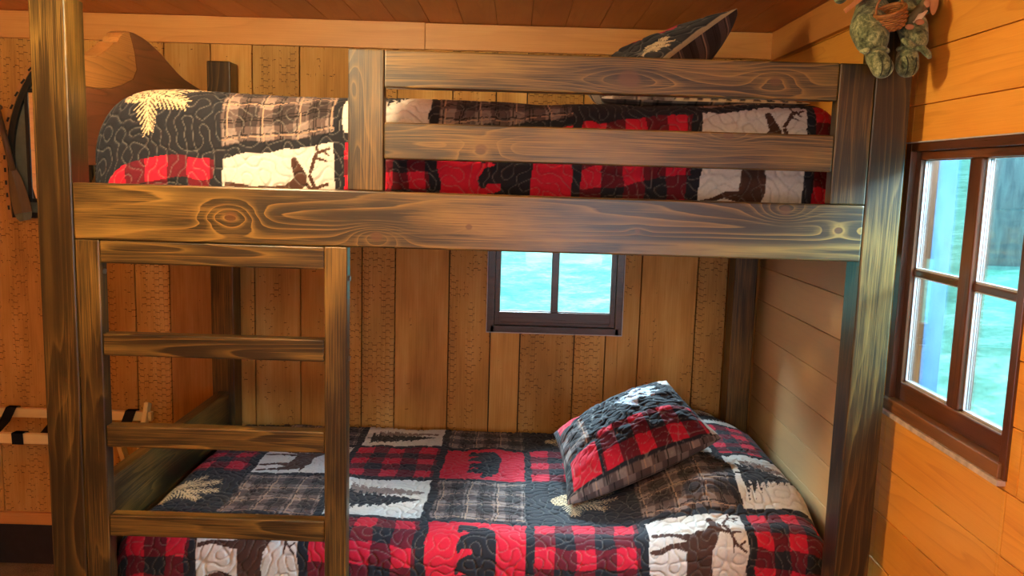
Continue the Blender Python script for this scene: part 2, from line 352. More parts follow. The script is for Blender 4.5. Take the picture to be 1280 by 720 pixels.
def add_ball(bm, c, r, seg=20, rot=None):
    r = r if isinstance(r, (tuple, list)) else (r, r, r); tmp = bmesh.new(); bmesh.ops.create_uvsphere(tmp, u_segments=seg, v_segments=seg//2, radius=1)
    M = rot or Matrix.Identity(3)
    for v in tmp.verts: v.co = Vector(c) + M @ Vector((v.co.x*r[0], v.co.y*r[1], v.co.z*r[2]))
    join(bm, tmp)
def planks(name, boxes, mat, kind='structure', loc=(0, 0, 0)):
    """boxes: (x0,x1,y0,y1,z0,z1,tint,saw,u0) -> one mesh with per-plank attributes"""
    bm = bmesh.new(); T = []; Sw = []; U0 = []
    for b in boxes:
        n0 = len(bm.faces); add_box(bm, *b[:6], bev=0.05, seg=1); k = len(bm.faces)-n0
        T += [b[6]]*k; Sw += [b[7]]*k; U0 += [b[8]]*k
    o = bm_obj(name, bm, mat, None, False, loc); me = o.data
    for nm, arr in (('tint', T), ('saw', Sw)):
        a = me.attributes.new(nm, 'FLOAT', 'FACE'); a.data.foreach_set('value', np.array(arr, np.float32))
    a = me.attributes.new('across', 'FLOAT', 'CORNER'); vals = []
    for p, u0 in zip(me.polygons, U0):
        for li in p.loop_indices: vals.append(me.vertices[me.loops[li].vertex_index].co.x/IN + loc[0] - u0)
    a.data.foreach_set('value', np.array(vals, np.float32))
    o['kind'] = kind; return o

# ------------------------------------------------------------------ the room
XW, YB, XL, YF, ZC = 85.5, 50.2, -62.0, -150.0, 89.0
W1 = (43.1, 63.6, 41.9, 60.5)        # back window opening x0,x1,z0,z1
W2 = (-18.2, 2.6, 43.9, 70.2)        # side window opening y0,y1,z0,z1
tag(box('floor', XL-1, XW+3, YF-1, YB+3, -1.2, 0, CARPET, bev=0), kind='structure')

seams = [-62, -56.5, -50, -43.6, -36.4, -27.5, -18.2, -13.7, -8.2, -1.0, 5.4, 12.7, 20.4, 22.5, 27.8, 36.4, 43.1, 47.9, 56.6, 61.6, 66.9, 75.8, 80.6, 86.5]
sawv = [0.2, .3, .1, .5, .55, .5, .75, 1.0, 0.0, .3, .55, .3, .9, 1.0, 0.05, .6, .1, .8, .75, .15, .35, .9, .3]
bx = []
g = 0.085
for i, (a, b) in enumerate(zip(seams, seams[1:])):
    t = random.random(); dy = random.uniform(0, 0.12); y0, y1 = YB+dy, YB+1.2
    cuts = sorted({a, b} | {c for c in W1[:2] if a < c < b})
    for p, q in zip(cuts, cuts[1:]):
        xa, xb = p+(g if p == a else -0.0), q-(g if q == b else 0.0)
        if q <= W1[0] or p >= W1[1]: bx.append((xa, xb, y0, y1, 0, ZC, t, sawv[i], a))
        else:
            bx.append((xa, xb, y0, y1, 0, W1[2], t, sawv[i], a)); bx.append((xa, xb, y0, y1, W1[3], ZC, t, sawv[i], a))
# dark felt behind the board joints
wb = planks('wall_back', bx, ROUGH)
felt = []
for p in ((XL, W1[0], 0, ZC+1.5), (W1[1], XW+1, 0, ZC+1.5), (W1[0], W1[1], 0, W1[2]), (W1[0], W1[1], W1[3], ZC+1.5)):
    felt.append((p[0], p[1], YB+1.2, YB+3, p[2], p[3]))
bm = bmesh.new()
for f in felt: add_box(bm, *f)
bm_obj('backing_felt', bm, BASEB, wb)

bx = []
zs = [74.1+5.22*k for k in range(-15, 4)]
zs = [0] + [z for z in zs if 1 < z < ZC-0.5] + [ZC]
for za, zb in zip(zs, zs[1:]):
    t0 = random.random()
    joints = [YB+1.0] + ([9.0] if zb < 60 else [])
    y = YB+1.0
    if za < W2[2]-1 : joints += [W2[0]-0.4-random.choice([0, 0, 1.2])]
    joints += [-70+random.uniform(-20, 20), YF]
    for ya, yb in zip(joints, joints[1:]):
        t = random.random(); dx = random.uniform(0, 0.06); pale = 1.0 if ya > 10 and zb < 60 else 0.0  # boards under the bunk coloured paler in place of cool window light
        cuts = sorted({ya, yb} | {c for c in W2[:2] if yb < c < ya})
        for q, p in zip(cuts, cuts[1:]):
            y0, y1 = q+(0.03 if q == yb else 0), p-(0.03 if p == ya else 0)
            if p <= W2[0] or q >= W2[1] or zb <= W2[2] or za >= W2[3]:
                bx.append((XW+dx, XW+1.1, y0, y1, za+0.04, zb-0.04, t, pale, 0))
            else:
                if za < W2[2]: bx.append((XW+dx, XW+1.1, y0, y1, za+0.04, W2[2], t, 0, 0))
                if zb > W2[3]: bx.append((XW+dx, XW+1.1, y0, y1, W2[3], zb-0.04, t, 0, 0))
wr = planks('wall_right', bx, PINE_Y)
bm = bmesh.new()
for p in ((YF, W2[0], 0, ZC), (W2[1], YB+3, 0, ZC), (W2[0], W2[1], 0, W2[2]), (W2[0], W2[1], W2[3], ZC)): add_box(bm, XW+1.1, XW+3, p[0], p[1], p[2], p[3])
bm_obj('backing_felt', bm, BASEB, wr)
bx = []
for k in range(30):
    xa = 53.3-5.15*22+5.15*k
    if xa+5.15 < XL or xa > XW+1: continue
    bx.append((max(xa, XL)+0.035, min(xa+5.15, XW+1)-0.035, YF, YB+1, ZC+random.uniform(0, .05), ZC+1, random.random(), 0, 0))
planks('ceiling', bx, PINE_C)
bm = bmesh.new(); add_box(bm, XL-1, XW+3, YF-1, YB+3, ZC+0.9, ZC+3); tag(bm_obj('ceiling_deck', bm, BASEB), kind='structure')
bx = [(XL-1, XL, YF, YB+1, za+0.04, zb-0.04, random.random(), 0, 0) for za, zb in zip(zs, zs[1:])]
o = planks('wall_left', bx, PINE_Y); box('backing_felt', XL-3, XL-1, YF-3, YB+3, 0, ZC+1.5, BASEB, o, bev=0)
bx = [(XL-1, XW+1, YF-1, YF, za+0.04, zb-0.04, random.random(), 0, 0) for za, zb in zip(zs, zs[1:])]
o = planks('wall_front', bx, PINE_Y); box('backing_felt', XL-3, XW+3, YF-3, YF-1, 0, ZC+1.5, BASEB, o, bev=0)
t1 = box('trim_1', XL, 32.0, YB-0.75, YB+0.1, 84.95, 88.95, PINE_X, bev=0.06); t1['kind'] = 'structure'
t1 = box('trim_2', 32.06, XW, YB-0.75, YB+0.1, 85.0, 88.85, PINE_X, bev=0.06, loc=(0.1, 0, 0)); t1['kind'] = 'structure'
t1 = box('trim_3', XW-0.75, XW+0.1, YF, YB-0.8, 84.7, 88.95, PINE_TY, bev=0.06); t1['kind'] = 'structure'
t1 = box('baseboard_back', XL, XW, YB-0.6, YB+0.1, 6.9, 8.9, PINE_X, bev=0.06); t1['kind'] = 'structure'
t1 = box('trim_4', XL, XW, YB-0.35, YB+0.1, 0.0, 6.88, BASEB, bev=0.04); t1['kind'] = 'structure'

# back window
wn = box('window_1', W1[0]-0.55, W1[0]+0.6, YB-0.35, YB+2.6, W1[2]-0.4, W1[3]+0.5, SASHD, bev=0.05); wn['kind'] = 'structure'
bm = bmesh.new()
add_box(bm, W1[1]-0.6, W1[1]+0.45, YB-0.35, YB+2.6, W1[2]-0.4, W1[3]+0.5, 0.05)
add_box(bm, W1[0], W1[1], YB-0.35, YB+2.6, W1[3]-0.6, W1[3]+0.5, 0.05)
add_box(bm, W1[0], W1[1], YB-0.35, YB+2.6, W1[2]-0.4, W1[2]+0.6, 0.05)
bm_obj('window_frame', bm, SASHD, wn)
bm = bmesh.new()
add_box(bm, W1[0]-0.68, W1[0]-0.56, YB-0.45, YB+0.1, W1[2]-0.5, W1[3]+0.6); add_box(bm, W1[1]+0.46, W1[1]+0.58, YB-0.45, YB+0.1, W1[2]-0.5, W1[3]+0.6)
add_box(bm, W1[0]-0.6, W1[1]+0.5, YB-0.45, YB+0.1, W1[2]-0.54, W1[2]-0.41)
bm_obj('edge_strip', bm, SILVER, wn)
x0, x1, z0, z1 = W1[0]+0.6, W1[1]-0.6, W1[2]+0.6, W1[3]-0.6
bm = bmesh.new(); YS = YB+0.5
add_box(bm, x0, x0+0.75, YS, YS+1.3, z0, z1, 0.06); add_box(bm, x1-0.75, x1, YS, YS+1.3, z0, z1, 0.06)
add_box(bm, x0+0.7, x1-0.7, YS, YS+1.3, z0, z0+2.2, 0.08); add_box(bm, x0+0.7, x1-0.7, YS, YS+1.3, z1-0.9, z1, 0.06)
add_box(bm, x0+0.9, x1-0.9, YS-0.12, YS, z0+0.25, z0+0.55, 0.05)
bm_obj('sash', bm, SASHD, wn)
box('muntin', 52.75, 53.75, YS+0.05, YS+1.2, z0+2.2, z1-0.9, SASHD, wn, bev=0.06)
for a, b in ((x0+0.75, 52.75), (53.75, x1-0.75)):
    box('pane', a, b, YS+0.6, YS+0.7, z0+2.2, z1-0.9, GLASS, wn, bev=0)
bm = bmesh.new()
for a, b in ((x0+0.75, 52.75), (53.75, x1-0.75)):
    for q in ((a, a+0.12, z0+2.2, z1-.9), (b-0.12, b, z0+2.2, z1-.9), (a, b, z0+2.2, z0+2.36)): add_box(bm, q[0], q[1], YS+0.45, YS+0.6, q[2], q[3])
bm_obj('glazing_bead', bm, SILVER, wn)

# side window
wn = box('window_2', XW-0.25, XW+2.6, W2[1]-0.7, W2[1]+0.35, W2[2]-0.3, W2[3]+0.25, SASHZ, bev=0.06); wn['kind'] = 'structure'
bm = bmesh.new()
add_box(bm, XW-0.25, XW+2.6, W2[0]-0.3, W2[0]+0.6, W2[2]-0.3, W2[3]+0.25, 0.06); bm_obj('window_frame', bm, SASHZ, wn)
bm = bmesh.new(); add_box(bm, XW-0.25, XW+2.6, W2[0], W2[1]-0.7, W2[3]-0.55, W2[3]+0.25, 0.06); bm_obj('window_head', bm, SASH, wn)
box('window_sill', XW-0.55, XW+2.6, W2[0]+0.1, W2[1]+0.3, W2[2]-0.25, W2[2]+1.0, SILLW, wn, bev=0.1)
box('caulk_strip', XW-0.7, XW+0.05, W2[0]-0.2, W2[1]+0.2, W2[2]-0.75, W2[2]-0.27, CAULK, wn, bev=0.05)
box('edge_strip', XW-0.35, XW+0.05, W2[0]-0.3, W2[1]+0.3, W2[3]+0.26, W2[3]+0.38, SILVER, wn, bev=0)
y0, y1, z0, z1 = W2[0]+0.6, W2[1]-0.7, W2[2]+1.0, W2[3]-0.55
XS = XW+0.35
bm = bmesh.new()
add_box(bm, XS, XS+1.3, y1-0.95, y1, z0, z1, 0.08); add_box(bm, XS, XS+1.3, y0, y0+0.95, z0, z1, 0.08)
bm_obj('sash_stile', bm, SASHZ, wn)
bm = bmesh.new()
add_box(bm, XS, XS+1.3, y0+0.9, y1-0.9, z0, z0+1.9, 0.1); add_box(bm, XS, XS+1.3, y0+0.9, y1-0.9, z1-0.8, z1, 0.06)
bm_obj('sash_rail', bm, SASH, wn)
ym0, ym1 = -9.9, -7.9; zm0, zm1 = 57.5, 58.15
box('center_stile', XS-0.05, XS+1.25, ym0, ym1, z0+1.9, z1-0.8, SASHZ, wn, bev=0.2)
for a, b in ((y0+0.95, ym0), (ym1, y1-0.95)):
    box('muntin', XS+0.25, XS+1.0, a, b, zm0, zm1, SASH, wn, bev=0.12)
    for c, d in ((z0+1.9, zm0), (zm1, z1-0.8)):
        pn = box('pane', XS+0.6, XS+0.7, a, b, c, d, GLASS, wn, bev=0)
        bm = bmesh.new()
        for q in ((a, a+0.16, c, d), (b-0.16, b, c, d), (a, b, c, c+0.2), (a, b, d-0.1, d)): add_box(bm, XS+0.42, XS+0.6, *q)
        bm_obj('putty_bead', bm, SILVER, pn)

# ------------------------------------------------------------------ outdoors
def gz(x, y):
    return 6 + 0.10*max(0, x-90) + 0.055*max(0, y-60) + 2.5*math.sin(x*0.013+1)*math.cos(y*0.011)
n = 60; xs = np.linspace(-900, 1500, n); ys = np.linspace(-900, 1500, n); V = []; F = []
for j in range(n):
    for i in range(n):
        inside = XL-3 <= xs[i] <= XW+4 and YF-3 <= ys[j] <= YB+4
        V.append((xs[i], ys[j], min(gz(xs[i], ys[j]), -4) if inside else gz(xs[i], ys[j])-(6 if xs[i] < XW+30 and ys[j] < YB+30 else 0) - (4.0 if xs[i] < XW+30 and ys[j] < YB+30 else 0)))
for j in range(n-1):
    for i in range(n-1): F.append((j*n+i, j*n+i+1, (j+1)*n+i+1, (j+1)*n+i))
o = mesh('ground_outside', V, F, GROUND, smooth=True); o['kind'] = 'structure'
def trunk(x, y, r, lean, label, h=420):
    t = thing('tree', (x, y, gz(x, y)-2), label, 'tree')
    bm = bmesh.new(); z0 = gz(x, y)-2
    pts = [(x+lean*k*k*0.3+math.sin(k*1.3)*1.2, y+math.cos(k*1.1)*1.0, z0+h*k/8) for k in range(9)]
    add_tube(bm, pts, [r*1.5, r*1.08, r, r*.95, r*.9, r*.85, r*.8, r*.7, r*.6], 18)
    bm_obj('trunk', bm, BARK, t, True)
    bm = bmesh.new()
    for k in range(7):
        a = k*2.4; b = Vector(pts[4+k % 4]); e = b+Vector((math.cos(a)*60, math.sin(a)*60, 45)); add_tube(bm, [b, (b+e)/2+Vector((0, 0, 5)), e], [r*.35, r*.25, r*.1], 8)
    bm_obj('branch', bm, BARK, t, True)
trunk(73.0, 500, 9.0, 0.5, 'tree trunk seen through the small back window behind the lower bunk')
trunk(252, 268, 9.0, -1.2, 'leaning tree trunk seen through the right wall window')
p = thing('porch_post', (92, 13, 0), 'weathered pale blue painted post standing just outside the right window', 'post')
box('post_board', 88.6, 94.4, 12.0, 13.0, 0, 112, OLDPAINT, p, bev=0.06)
box('post_side_board', 94.45, 95.6, 12.5, 16.0, 0, 112, OLDPAINT, p, bev=0.06)

# ------------------------------------------------------------------ bunk bed
L = 76.9; XA, XR = 3.5, 3.5+L; XE = 7+L; PZ = 81.87; DB = 49.24; YBK = DB-3.5
bed = thing('bunk_bed', (42, 24, 0), 'dark-stained wooden twin-over-twin bunk bed with built-in ladder and guard rail', 'bunk bed')
for (a, b, c, d) in ((0, 3.5, 0, 3.5), (XR, XE, 0, 3.5), (0, 3.5, YBK, DB), (XR, XE, YBK, DB)):
    box('post', a, b, c, d, 0, PZ, STAIN['z'], bed, 0.16)
ZT = 64.29
def xboard(name, x0, x1, y0, y1, z0, z1, parent=None, bev=0.16): return box(name, x0, x1, y0, y1, z0, z1, STAIN['x'], parent or bed, bev)
box('side_rail', XA+0.03, XR-0.03, 0.02, 1.5, ZT-5.5, ZT, ST_RAIL, bed, 0.16)
xboard('side_rail', XA+0.03, XR-0.03, YBK+2.0, DB, ZT-5.5, ZT)
xboard('side_rail', XA+0.03, XR-0.03, 1.62, 3.1, 13.5, 19.0)
xboard('side_rail', XA+0.03, XR-0.03, YBK+2.0, DB, 13.5, 19.0)
gr = box('guard_rail', 30.27, 33.72, 0.0, 1.5, ZT+0.03, 77.7, STAIN['z'], bed, 0.14)
box('guard_post', 76.95, XR-0.03, 0.0, 1.5, ZT+0.03, 77.65, STAIN['z'], gr, 0.14)
box('guard_slat', 33.75, 76.92, 0.03, 1.5, 74.15, 77.65, ST_GTOP, gr, 0.14)
box('guard_slat', 33.75, 76.92, 0.03, 1.5, 67.42, 70.9, ST_GMID, gr, 0.14)
ld = box('ladder', 3.56, 5.92, 0.02, 1.55, 0, ZT-5.53, STAIN['z'], bed, 0.12)
ld['label'] = 'short ladder with four rungs under the upper rail'
box('stile', 28.0, 30.25, 0.02, 1.55, 0, ZT-5.53, STAIN['z'], ld, 0.12)
for zt in (58.72, 49.45, 40.0, 30.55, 21.2):
    xboard('rung', 5.95, 27.97, 0.1, 1.6, zt-2.25, zt, ld, 0.14)
for xx, dx in ((5.93, 1), (30.26, 1)):
    for zz in (55.6, 47.5):
        bm = bmesh.new(); add_tube(bm, [(xx-0.3, 0.85, zz), (xx+0.16, 0.85, zz)], 0.28, 6); bm_obj('bolt', bm, STEEL, ld)
def yboard(name, x0, x1, z0, z1, m=None, y0=3.53, y1=YBK-0.03): return box(name, x0, x1, y0, y1, z0, z1, m or STAIN['y'], bed, 0.14)
yboard('end_board', 1.0, 2.6, 24.6, 31.6); yboard('end_board', 1.0, 2.6, 13.0, 24.5)
yboard('end_board', XR+1.0, XR+2.6, 16.5, 22.0)
yboard('end_board', XR+1.0, XR+2.6, 58.8, 70.5)
for k in range(9):
    x = 8+k*8.6
    for z, ya in ((59.6, 1.55), (14.3, 3.15)): box('slat', x, x+3.4, ya, YBK+1.95, z, z+0.75, STAIN['y'], bed, 0.05)
# live edge slab between the left posts
top = [(45.7, 75.2), (42, 75.9), (38, 76.5), (34, 77.0), (30.5, 77.5), (28.2, 78.1), (25.5, 79.0), (22.5, 80.0), (20, 80.6), (18.3, 80.85), (16.2, 81.0), (15.0, 80.95)]
sap_top = [(15.0, 80.95), (14.2, 80.8), (13.4, 80.5), (12.7, 80.0), (12.2, 79.4), (11.2, 79.2), (10.4, 78.6), (9.6, 78.2), (8.6, 77.7), (7.4, 77.2), (6, 77.0), (3.55, 76.9)]
sap_in = [(3.55, 73.8), (7.0, 73.9), (10.2, 74.2), (13.0, 74.9), (15.6, 75.8), (16.6, 77.0), (16.2, 78.8), (15.6, 80.0)]
def prism(name, pts, x0, x1, mat, parent, bev=0.22):
    bm = bmesh.new(); n = len(pts)
    a = [bm.verts.new((x0, y, z)) for y, z in pts]; b = [bm.verts.new((x1, y, z)) for y, z in pts]
    bm.faces.new(a[::-1]); bm.faces.new(b)
    for i in range(n): bm.faces.new((a[i], a[(i+1) % n], b[(i+1) % n], b[i]))
    bmesh.ops.recalc_face_normals(bm, faces=bm.faces[:])
    if bev: bmesh.ops.bevel(bm, geom=[e for e in bm.edges if abs(e.verts[0].co.x-e.verts[1].co.x) < 1e-6 and e.verts[0].co.x > (x0+x1)/2], offset=bev, segments=2, profile=0.5, affect='EDGES')
    return bm_obj(name, bm, mat, parent)
hb = prism('headboard', [(3.55, 66), (45.7, 66)] + top + sap_in[::-1], 0.9, 2.7, SLABW, bed, 0.1)
hb['label'] = 'live-edge walnut slab headboard of the upper bunk'
prism('sapwood_edge', sap_top + sap_in, 0.95, 2.72, SAPW, hb, 0.1)

# ------------------------------------------------------------------ quilts
def lin(r, g, b): return np.array(srgb(r, g, b)[:3])
C_BLK, C_RED, C_DRD, C_WHT = lin(34, 35, 42), lin(194, 30, 54), lin(98, 26, 38), lin(206, 202, 196)
C_MOT, C_GRY, C_BEI, C_THR = lin(72, 48, 40), lin(128, 112, 106), lin(204, 180, 144), lin(150, 146, 140)
rng = np.random.default_rng(7)
def meander(nu, nv, step, lam):
    k0 = step/lam; fu = np.fft.fftfreq(nu)[:, None]; fv = np.fft.fftfreq(nv)[None, :]; k = np.sqrt(fu**2+fv**2)
    f = np.fft.ifft2(np.fft.fft2(rng.standard_normal((nu, nv)))*np.exp(-((k-k0)/(0.14*k0))**2)).real
    return f/f.std()
def smooth_noise(nu, nv, step, lam):
    fu = np.fft.fftfreq(nu)[:, None]; fv = np.fft.fftfreq(nv)[None, :]; k = np.sqrt(fu**2+fv**2)
    f = np.fft.ifft2(np.fft.fft2(rng.standard_normal((nu, nv)))*np.exp(-(k*lam/step)**2)).real
    return f/f.std()
def seg(p, q, a, b, r0, r1):
    ax, ay = a; bx_, by = b; dx, dy = bx_-ax, by-ay; t = np.clip(((p-ax)*dx+(q-ay)*dy)/(dx*dx+dy*dy+1e-9), 0, 1)
    return np.hypot(p-ax-t*dx, q-ay-t*dy) - (r0+(r1-r0)*t)
def union(ds):
    d = ds[0]
    for e in ds[1:]: d = np.minimum(d, e)
    return d < 0
def deer(p, q):
    s = [((.56, .25), (.56, .60), .13, .12), ((.60, .58), (.76, .74), .10, .055), ((.76, .74), (.70, .90), .055, .028), ((.78, .72), (.86, .66), .02, .012),
         ((.50, .66), (.30, .70), .05, .026), ((.30, .70), (.09, .74), .026, .022), ((.48, .58), (.28, .57), .05, .026), ((.28, .57), (.08, .55), .026, .022),
         ((.50, .22), (.30, .27), .06, .028), ((.30, .27), (.08, .24), .028, .022), ((.52, .17), (.32, .12), .06, .028), ((.32, .12), (.10, .08), .028, .022), ((.62, .14), (.60, .08), .03, .02),
         ((.79, .80), (.86, .92), .018, .016), ((.86, .92), (.97, .95), .016, .010), ((.84, .88), (.93, .84), .014, .008), ((.87, .93), (.86, .99), .012, .008), ((.91, .94), (.95, .89), .012, .008),
         ((.79, .76), (.88, .58), .018, .016), ((.88, .58), (.97, .50), .016, .010), ((.84, .66), (.94, .68), .014, .008), ((.87, .60), (.84, .50), .012, .008), ((.91, .55), (.97, .60), .012, .008)]
    return union([seg(p+(.05 if i < 13 else 0), q, *x) for i, x in enumerate(s)])
def bear(p, q):
    p = (p-.24)/.60+.02
    s = [((.58, .36), (.60, .70), .19, .20), ((.62, .34), (.50, .20), .15, .10), ((.50, .20), (.42, .12), .085, .05), ((.60, .17), (.62, .13), .04, .03),
         ((.46, .80), (.20, .86), .10, .065), ((.20, .86), (.16, .80), .05, .045), ((.44, .66), (.22, .66), .10, .06), ((.22, .66), (.17, .61), .05, .045),
         ((.44, .44), (.20, .46), .085, .055), ((.20, .46), (.16, .40), .05, .04), ((.44, .32), (.20, .30), .08, .055), ((.20, .30), (.16, .24), .05, .04)]
    return union([seg(p, q, *x) for x in s])
def tree(p, q, c, a, b, w, k, nz):
    t = np.clip((p-a)/(b-a), 0, 1); inn = (p > a) & (p < b)
    hw = w*(1-t)**0.85*(0.55+0.45*(1-((t*k) % 1.0))) + 0.032*nz*(1-t) + 0.012
    return (inn & (np.abs(q-c) < hw)) | ((p > a-0.07) & (p <= a) & (np.abs(q-c) < 0.018))
def spray(a, b, n, L):
    (ax, ay), (bx_, by) = a, b; th = math.atan2(by-ay, bx_-ax); out = [(a, b, .010, .006)]
    for k in range(n):
        t = k/(n-1); x, y = ax+(bx_-ax)*t, ay+(by-ay)*t; ll = L*(1-.45*t)
        for sg in (-1, 1):
            w = th+sg*(0.75-.25*t); out.append(((x, y), (x+ll*math.cos(w), y+ll*math.sin(w)), .009, .004))
    out.append((b, (bx_+L*.5*math.cos(th), by+L*.5*math.sin(th)), .009, .004)); return out
SPRAYS = spray((.42, .60), (.80, .74), 9, .17) + spray((.44, .52), (.70, .38), 8, .17) + spray((.40, .50), (.42, .22), 8, .16) + spray((.50, .66), (.62, .86), 6, .13) + spray((.55, .52), (.84, .56), 7, .13)
def pinecone(p, q, fat=0.0):
    x_ = (p-.36)*.85+(q-.58)*.52; y_ = -(p-.36)*.52+(q-.58)*.85
    cone = (np.abs(x_) < .19) & (np.abs(y_) < .115*np.sqrt(np.clip(1-(x_/.19)**2, 0, 1)))
    scal = np.abs(((x_*22+np.abs(((y_*30) % 1)-.5)*1.2) % 1.0)-.5) < .36
    return (cone & scal) | union([seg(p, q, *x)-fat for x in SPRAYS])
def buffalo(u, v, c=2.2):
    fu = (np.floor(u/c) % 2) == 0; fv = (np.floor(v/c) % 2) == 0
    o = np.empty(u.shape+(3,)); o[...] = C_DRD; o[fu & fv] = C_RED; o[~fu & ~fv] = C_BLK; return o
def tartan(u, v):
    o = np.empty(u.shape+(3,)); base = lin(88, 75, 74); lt = lin(132, 117, 112); dk = lin(54, 47, 49)
    bu = (np.sin(u*2*np.pi/3.6) > 0.2); bv = (np.sin(v*2*np.pi/3.6+1) > 0.2)
    o[...] = base; o[bu & bv] = lt; o[~bu & ~bv] = dk
    for per, off, wd, colr in ((1.8, 0.2, .055, lin(26, 22, 24)), (1.8, 0.45, .05, lin(26, 22, 24)), (3.6, 1.1, .05, lin(170, 140, 118))):
        for w in (u, v):
            o[np.abs(((w+off) % per)-per/2) < wd] = colr
    return o
def patchwork(U, V, ub, vb, nz):
    col = np.empty(U.shape+(3,)); col[...] = C_BLK
    typeD = ['buf', 'deer', 'buf', 'bear', 'buf', 'deer', 'buf']; typeC = ['cone', 'tart', 'tree', 'tart', 'cone', 'tart', 'tree']
    for j in range(len(vb)-1):
        kinds = typeC if (j % 2 == 0) else typeD
        for i in range(min(len(ub)-1, 7)):
            a, b, c, d = ub[i]+.5, ub[i+1]-.5, vb[j]+.5, vb[j+1]-.5
            m = (U > a) & (U < b) & (V > c) & (V < d)
            if not m.any(): continue
            u, v = U[m], V[m]; p = (u-a)/(b-a); q = 1-(v-c)/(d-c); k = kinds[i]; z = nz[m]
            if k == 'buf': o = buffalo(u-a, v-c, (b-a)/5.2)
            elif k == 'tart': o = tartan(u-a, v-c)
            elif k == 'cone':
                o = np.empty((len(u), 3)); o[...] = C_BLK; o[pinecone(p, q)] = C_BEI
            elif k == 'bear':
                o = np.empty((len(u), 3)); o[...] = C_RED; o[bear(p, q)] = C_BLK
            elif k == 'deer':
                o = np.empty((len(u), 3)); o[...] = C_WHT; o[deer(p, q)] = C_MOT
            else:
                o = np.empty((len(u), 3)); o[...] = C_WHT
                o[tree(p, q, .66, .16, .96, .20, 9, z)] = C_GRY; o[tree(p, q, .44, .08, .92, .30, 10, z)] = C_BLK
            col[m] = o
    return col
def grid_mesh(name, P, col, mat, parent=None, loc=(0, 0, 0)):
    nu, nv = P.shape[:2]; b = base_of(parent) if parent is not None else np.array(loc, float)
    V = ((P.reshape(-1, 3)-b)*IN).astype(np.float32)
    idx = np.arange(nu*nv).reshape(nu, nv); q = np.stack([idx[:-1, :-1], idx[1:, :-1], idx[1:, 1:], idx[:-1, 1:]], -1).reshape(-1, 4)
    me = bpy.data.meshes.new(name); me.vertices.add(len(V)); me.vertices.foreach_set('co', V.ravel())
    me.loops.add(q.size); me.loops.foreach_set('vertex_index', q.ravel().astype(np.int32))
    me.polygons.add(len(q)); me.polygons.foreach_set('loop_start', np.arange(0, q.size, 4, dtype=np.int32)); me.polygons.foreach_set('loop_total', np.full(len(q), 4, np.int32))
    me.polygons.foreach_set('use_smooth', np.ones(len(q), bool))
    me.update(calc_edges=True)
    a = me.color_attributes.new('Col', 'FLOAT_COLOR', 'POINT'); c4 = np.ones((len(V), 4), np.float32); c4[:, :3] = col.reshape(-1, 3); a.data.foreach_set('color', c4.ravel())
    me.materials.append(mat); me.validate()
    o = bpy.data.objects.new(name, me); COL.objects.link(o)
    if parent is not None: o.parent = parent
    else: o.location = Vector(b)*IN; o['_l'] = list(b)
    return o
def normals(P):
    du = np.gradient(P, axis=0); dv = np.gradient(P, axis=1); n = np.cross(du, dv); n /= np.linalg.norm(n, axis=-1, keepdims=True)+1e-12
    return n
def roll(s, a, b, ra, rb):
    """distance s along the cloth -> (coordinate, drop) over two rounded edges at coordinates a<b"""
    x = np.array(s, float); d = np.zeros_like(x)
    lo = a+ra; t = lo-s; m = t > 0; th = np.clip(t/ra, 0, np.pi/2)
    x = np.where(m, lo-ra*np.sin(th), x); d = np.where(m, ra*(1-np.cos(th))+np.maximum(0, t-ra*np.pi/2), d)
    hi = b-rb; t = s-hi; m = t > 0; th = np.clip(t/rb, 0, np.pi/2)
    x = np.where(m, hi+rb*np.sin(th), x); d = np.where(m, rb*(1-np.cos(th))+np.maximum(0, t-rb*np.pi/2), d)
    return x, d
def quilt(name, label, x0, x1, yf, yb, rx0, rx1, rf, ztop, zlow, ub, vbf, step=0.115, puff=0.25, lam=1.75, seams_fn=None):
    drop = ztop-zlow
    su = np.arange(x0-rx0*0.57-(drop-rx0)*0.9, x1+rx1*0.57+(drop-rx1)*0.9, step)
    sv = np.arange(yf-rf*0.57-(drop-rf), yb+0.6, step)          # along Y, front edge first
    Sx, Sy = np.meshgrid(su, sv, indexing='ij')
    X, dx = roll(Sx, x0, x1, rx0, rx1); Y, dy = roll(Sy, yf, yb+30, rf, 1.0)
    Y = np.minimum(Y, yb+0.6)
    z = ztop_fn(name, X, Y, ztop) - dx - dy
    if x1 > 82: X = X - np.clip((X-76)/7.3, 0, 1)*np.clip((Y-38)/7, 0, 1)*3.4
    nz = smooth_noise(*Sx.shape, step, 0.35); big = smooth_noise(*Sx.shape, step, 9.0)
    z = np.maximum(z + big*0.12, zlow + 0.02*big)
    P = np.stack([X, Y, z], -1)
    f = meander(*Sx.shape, step, lam); h = np.minimum(np.abs(f)*1.7, 1.0); h = 1-(1-h)**2
    # long quilting also runs beside the joins
    P = P + normals(P)*(puff*h[..., None])
    U = Sx + 0.10*smooth_noise(*Sx.shape, step, 3.0); Vv = vbf(Sx, Sy) + 0.12*smooth_noise(*Sx.shape, step, 3.0)
    col = patchwork(U, Vv, ub, [0, 9.4, 22.3, 35.3, 48.3, 61], nz)
    gm = np.linalg.norm(np.stack(np.gradient(f, step), -1), axis=-1)
    dist = np.abs(f)/(gm+0.15); th = np.clip(1.25-dist/0.05, 0, 1)[..., None]
    col = col*(1-0.34*th) + C_THR*(0.34*th)
    o = grid_mesh(name, P[:, ::-1][::-1], col[:, ::-1][::-1], CLOTH, None, ((x0+x1)/2, (yf+yb)/2, ztop-8))
    return o
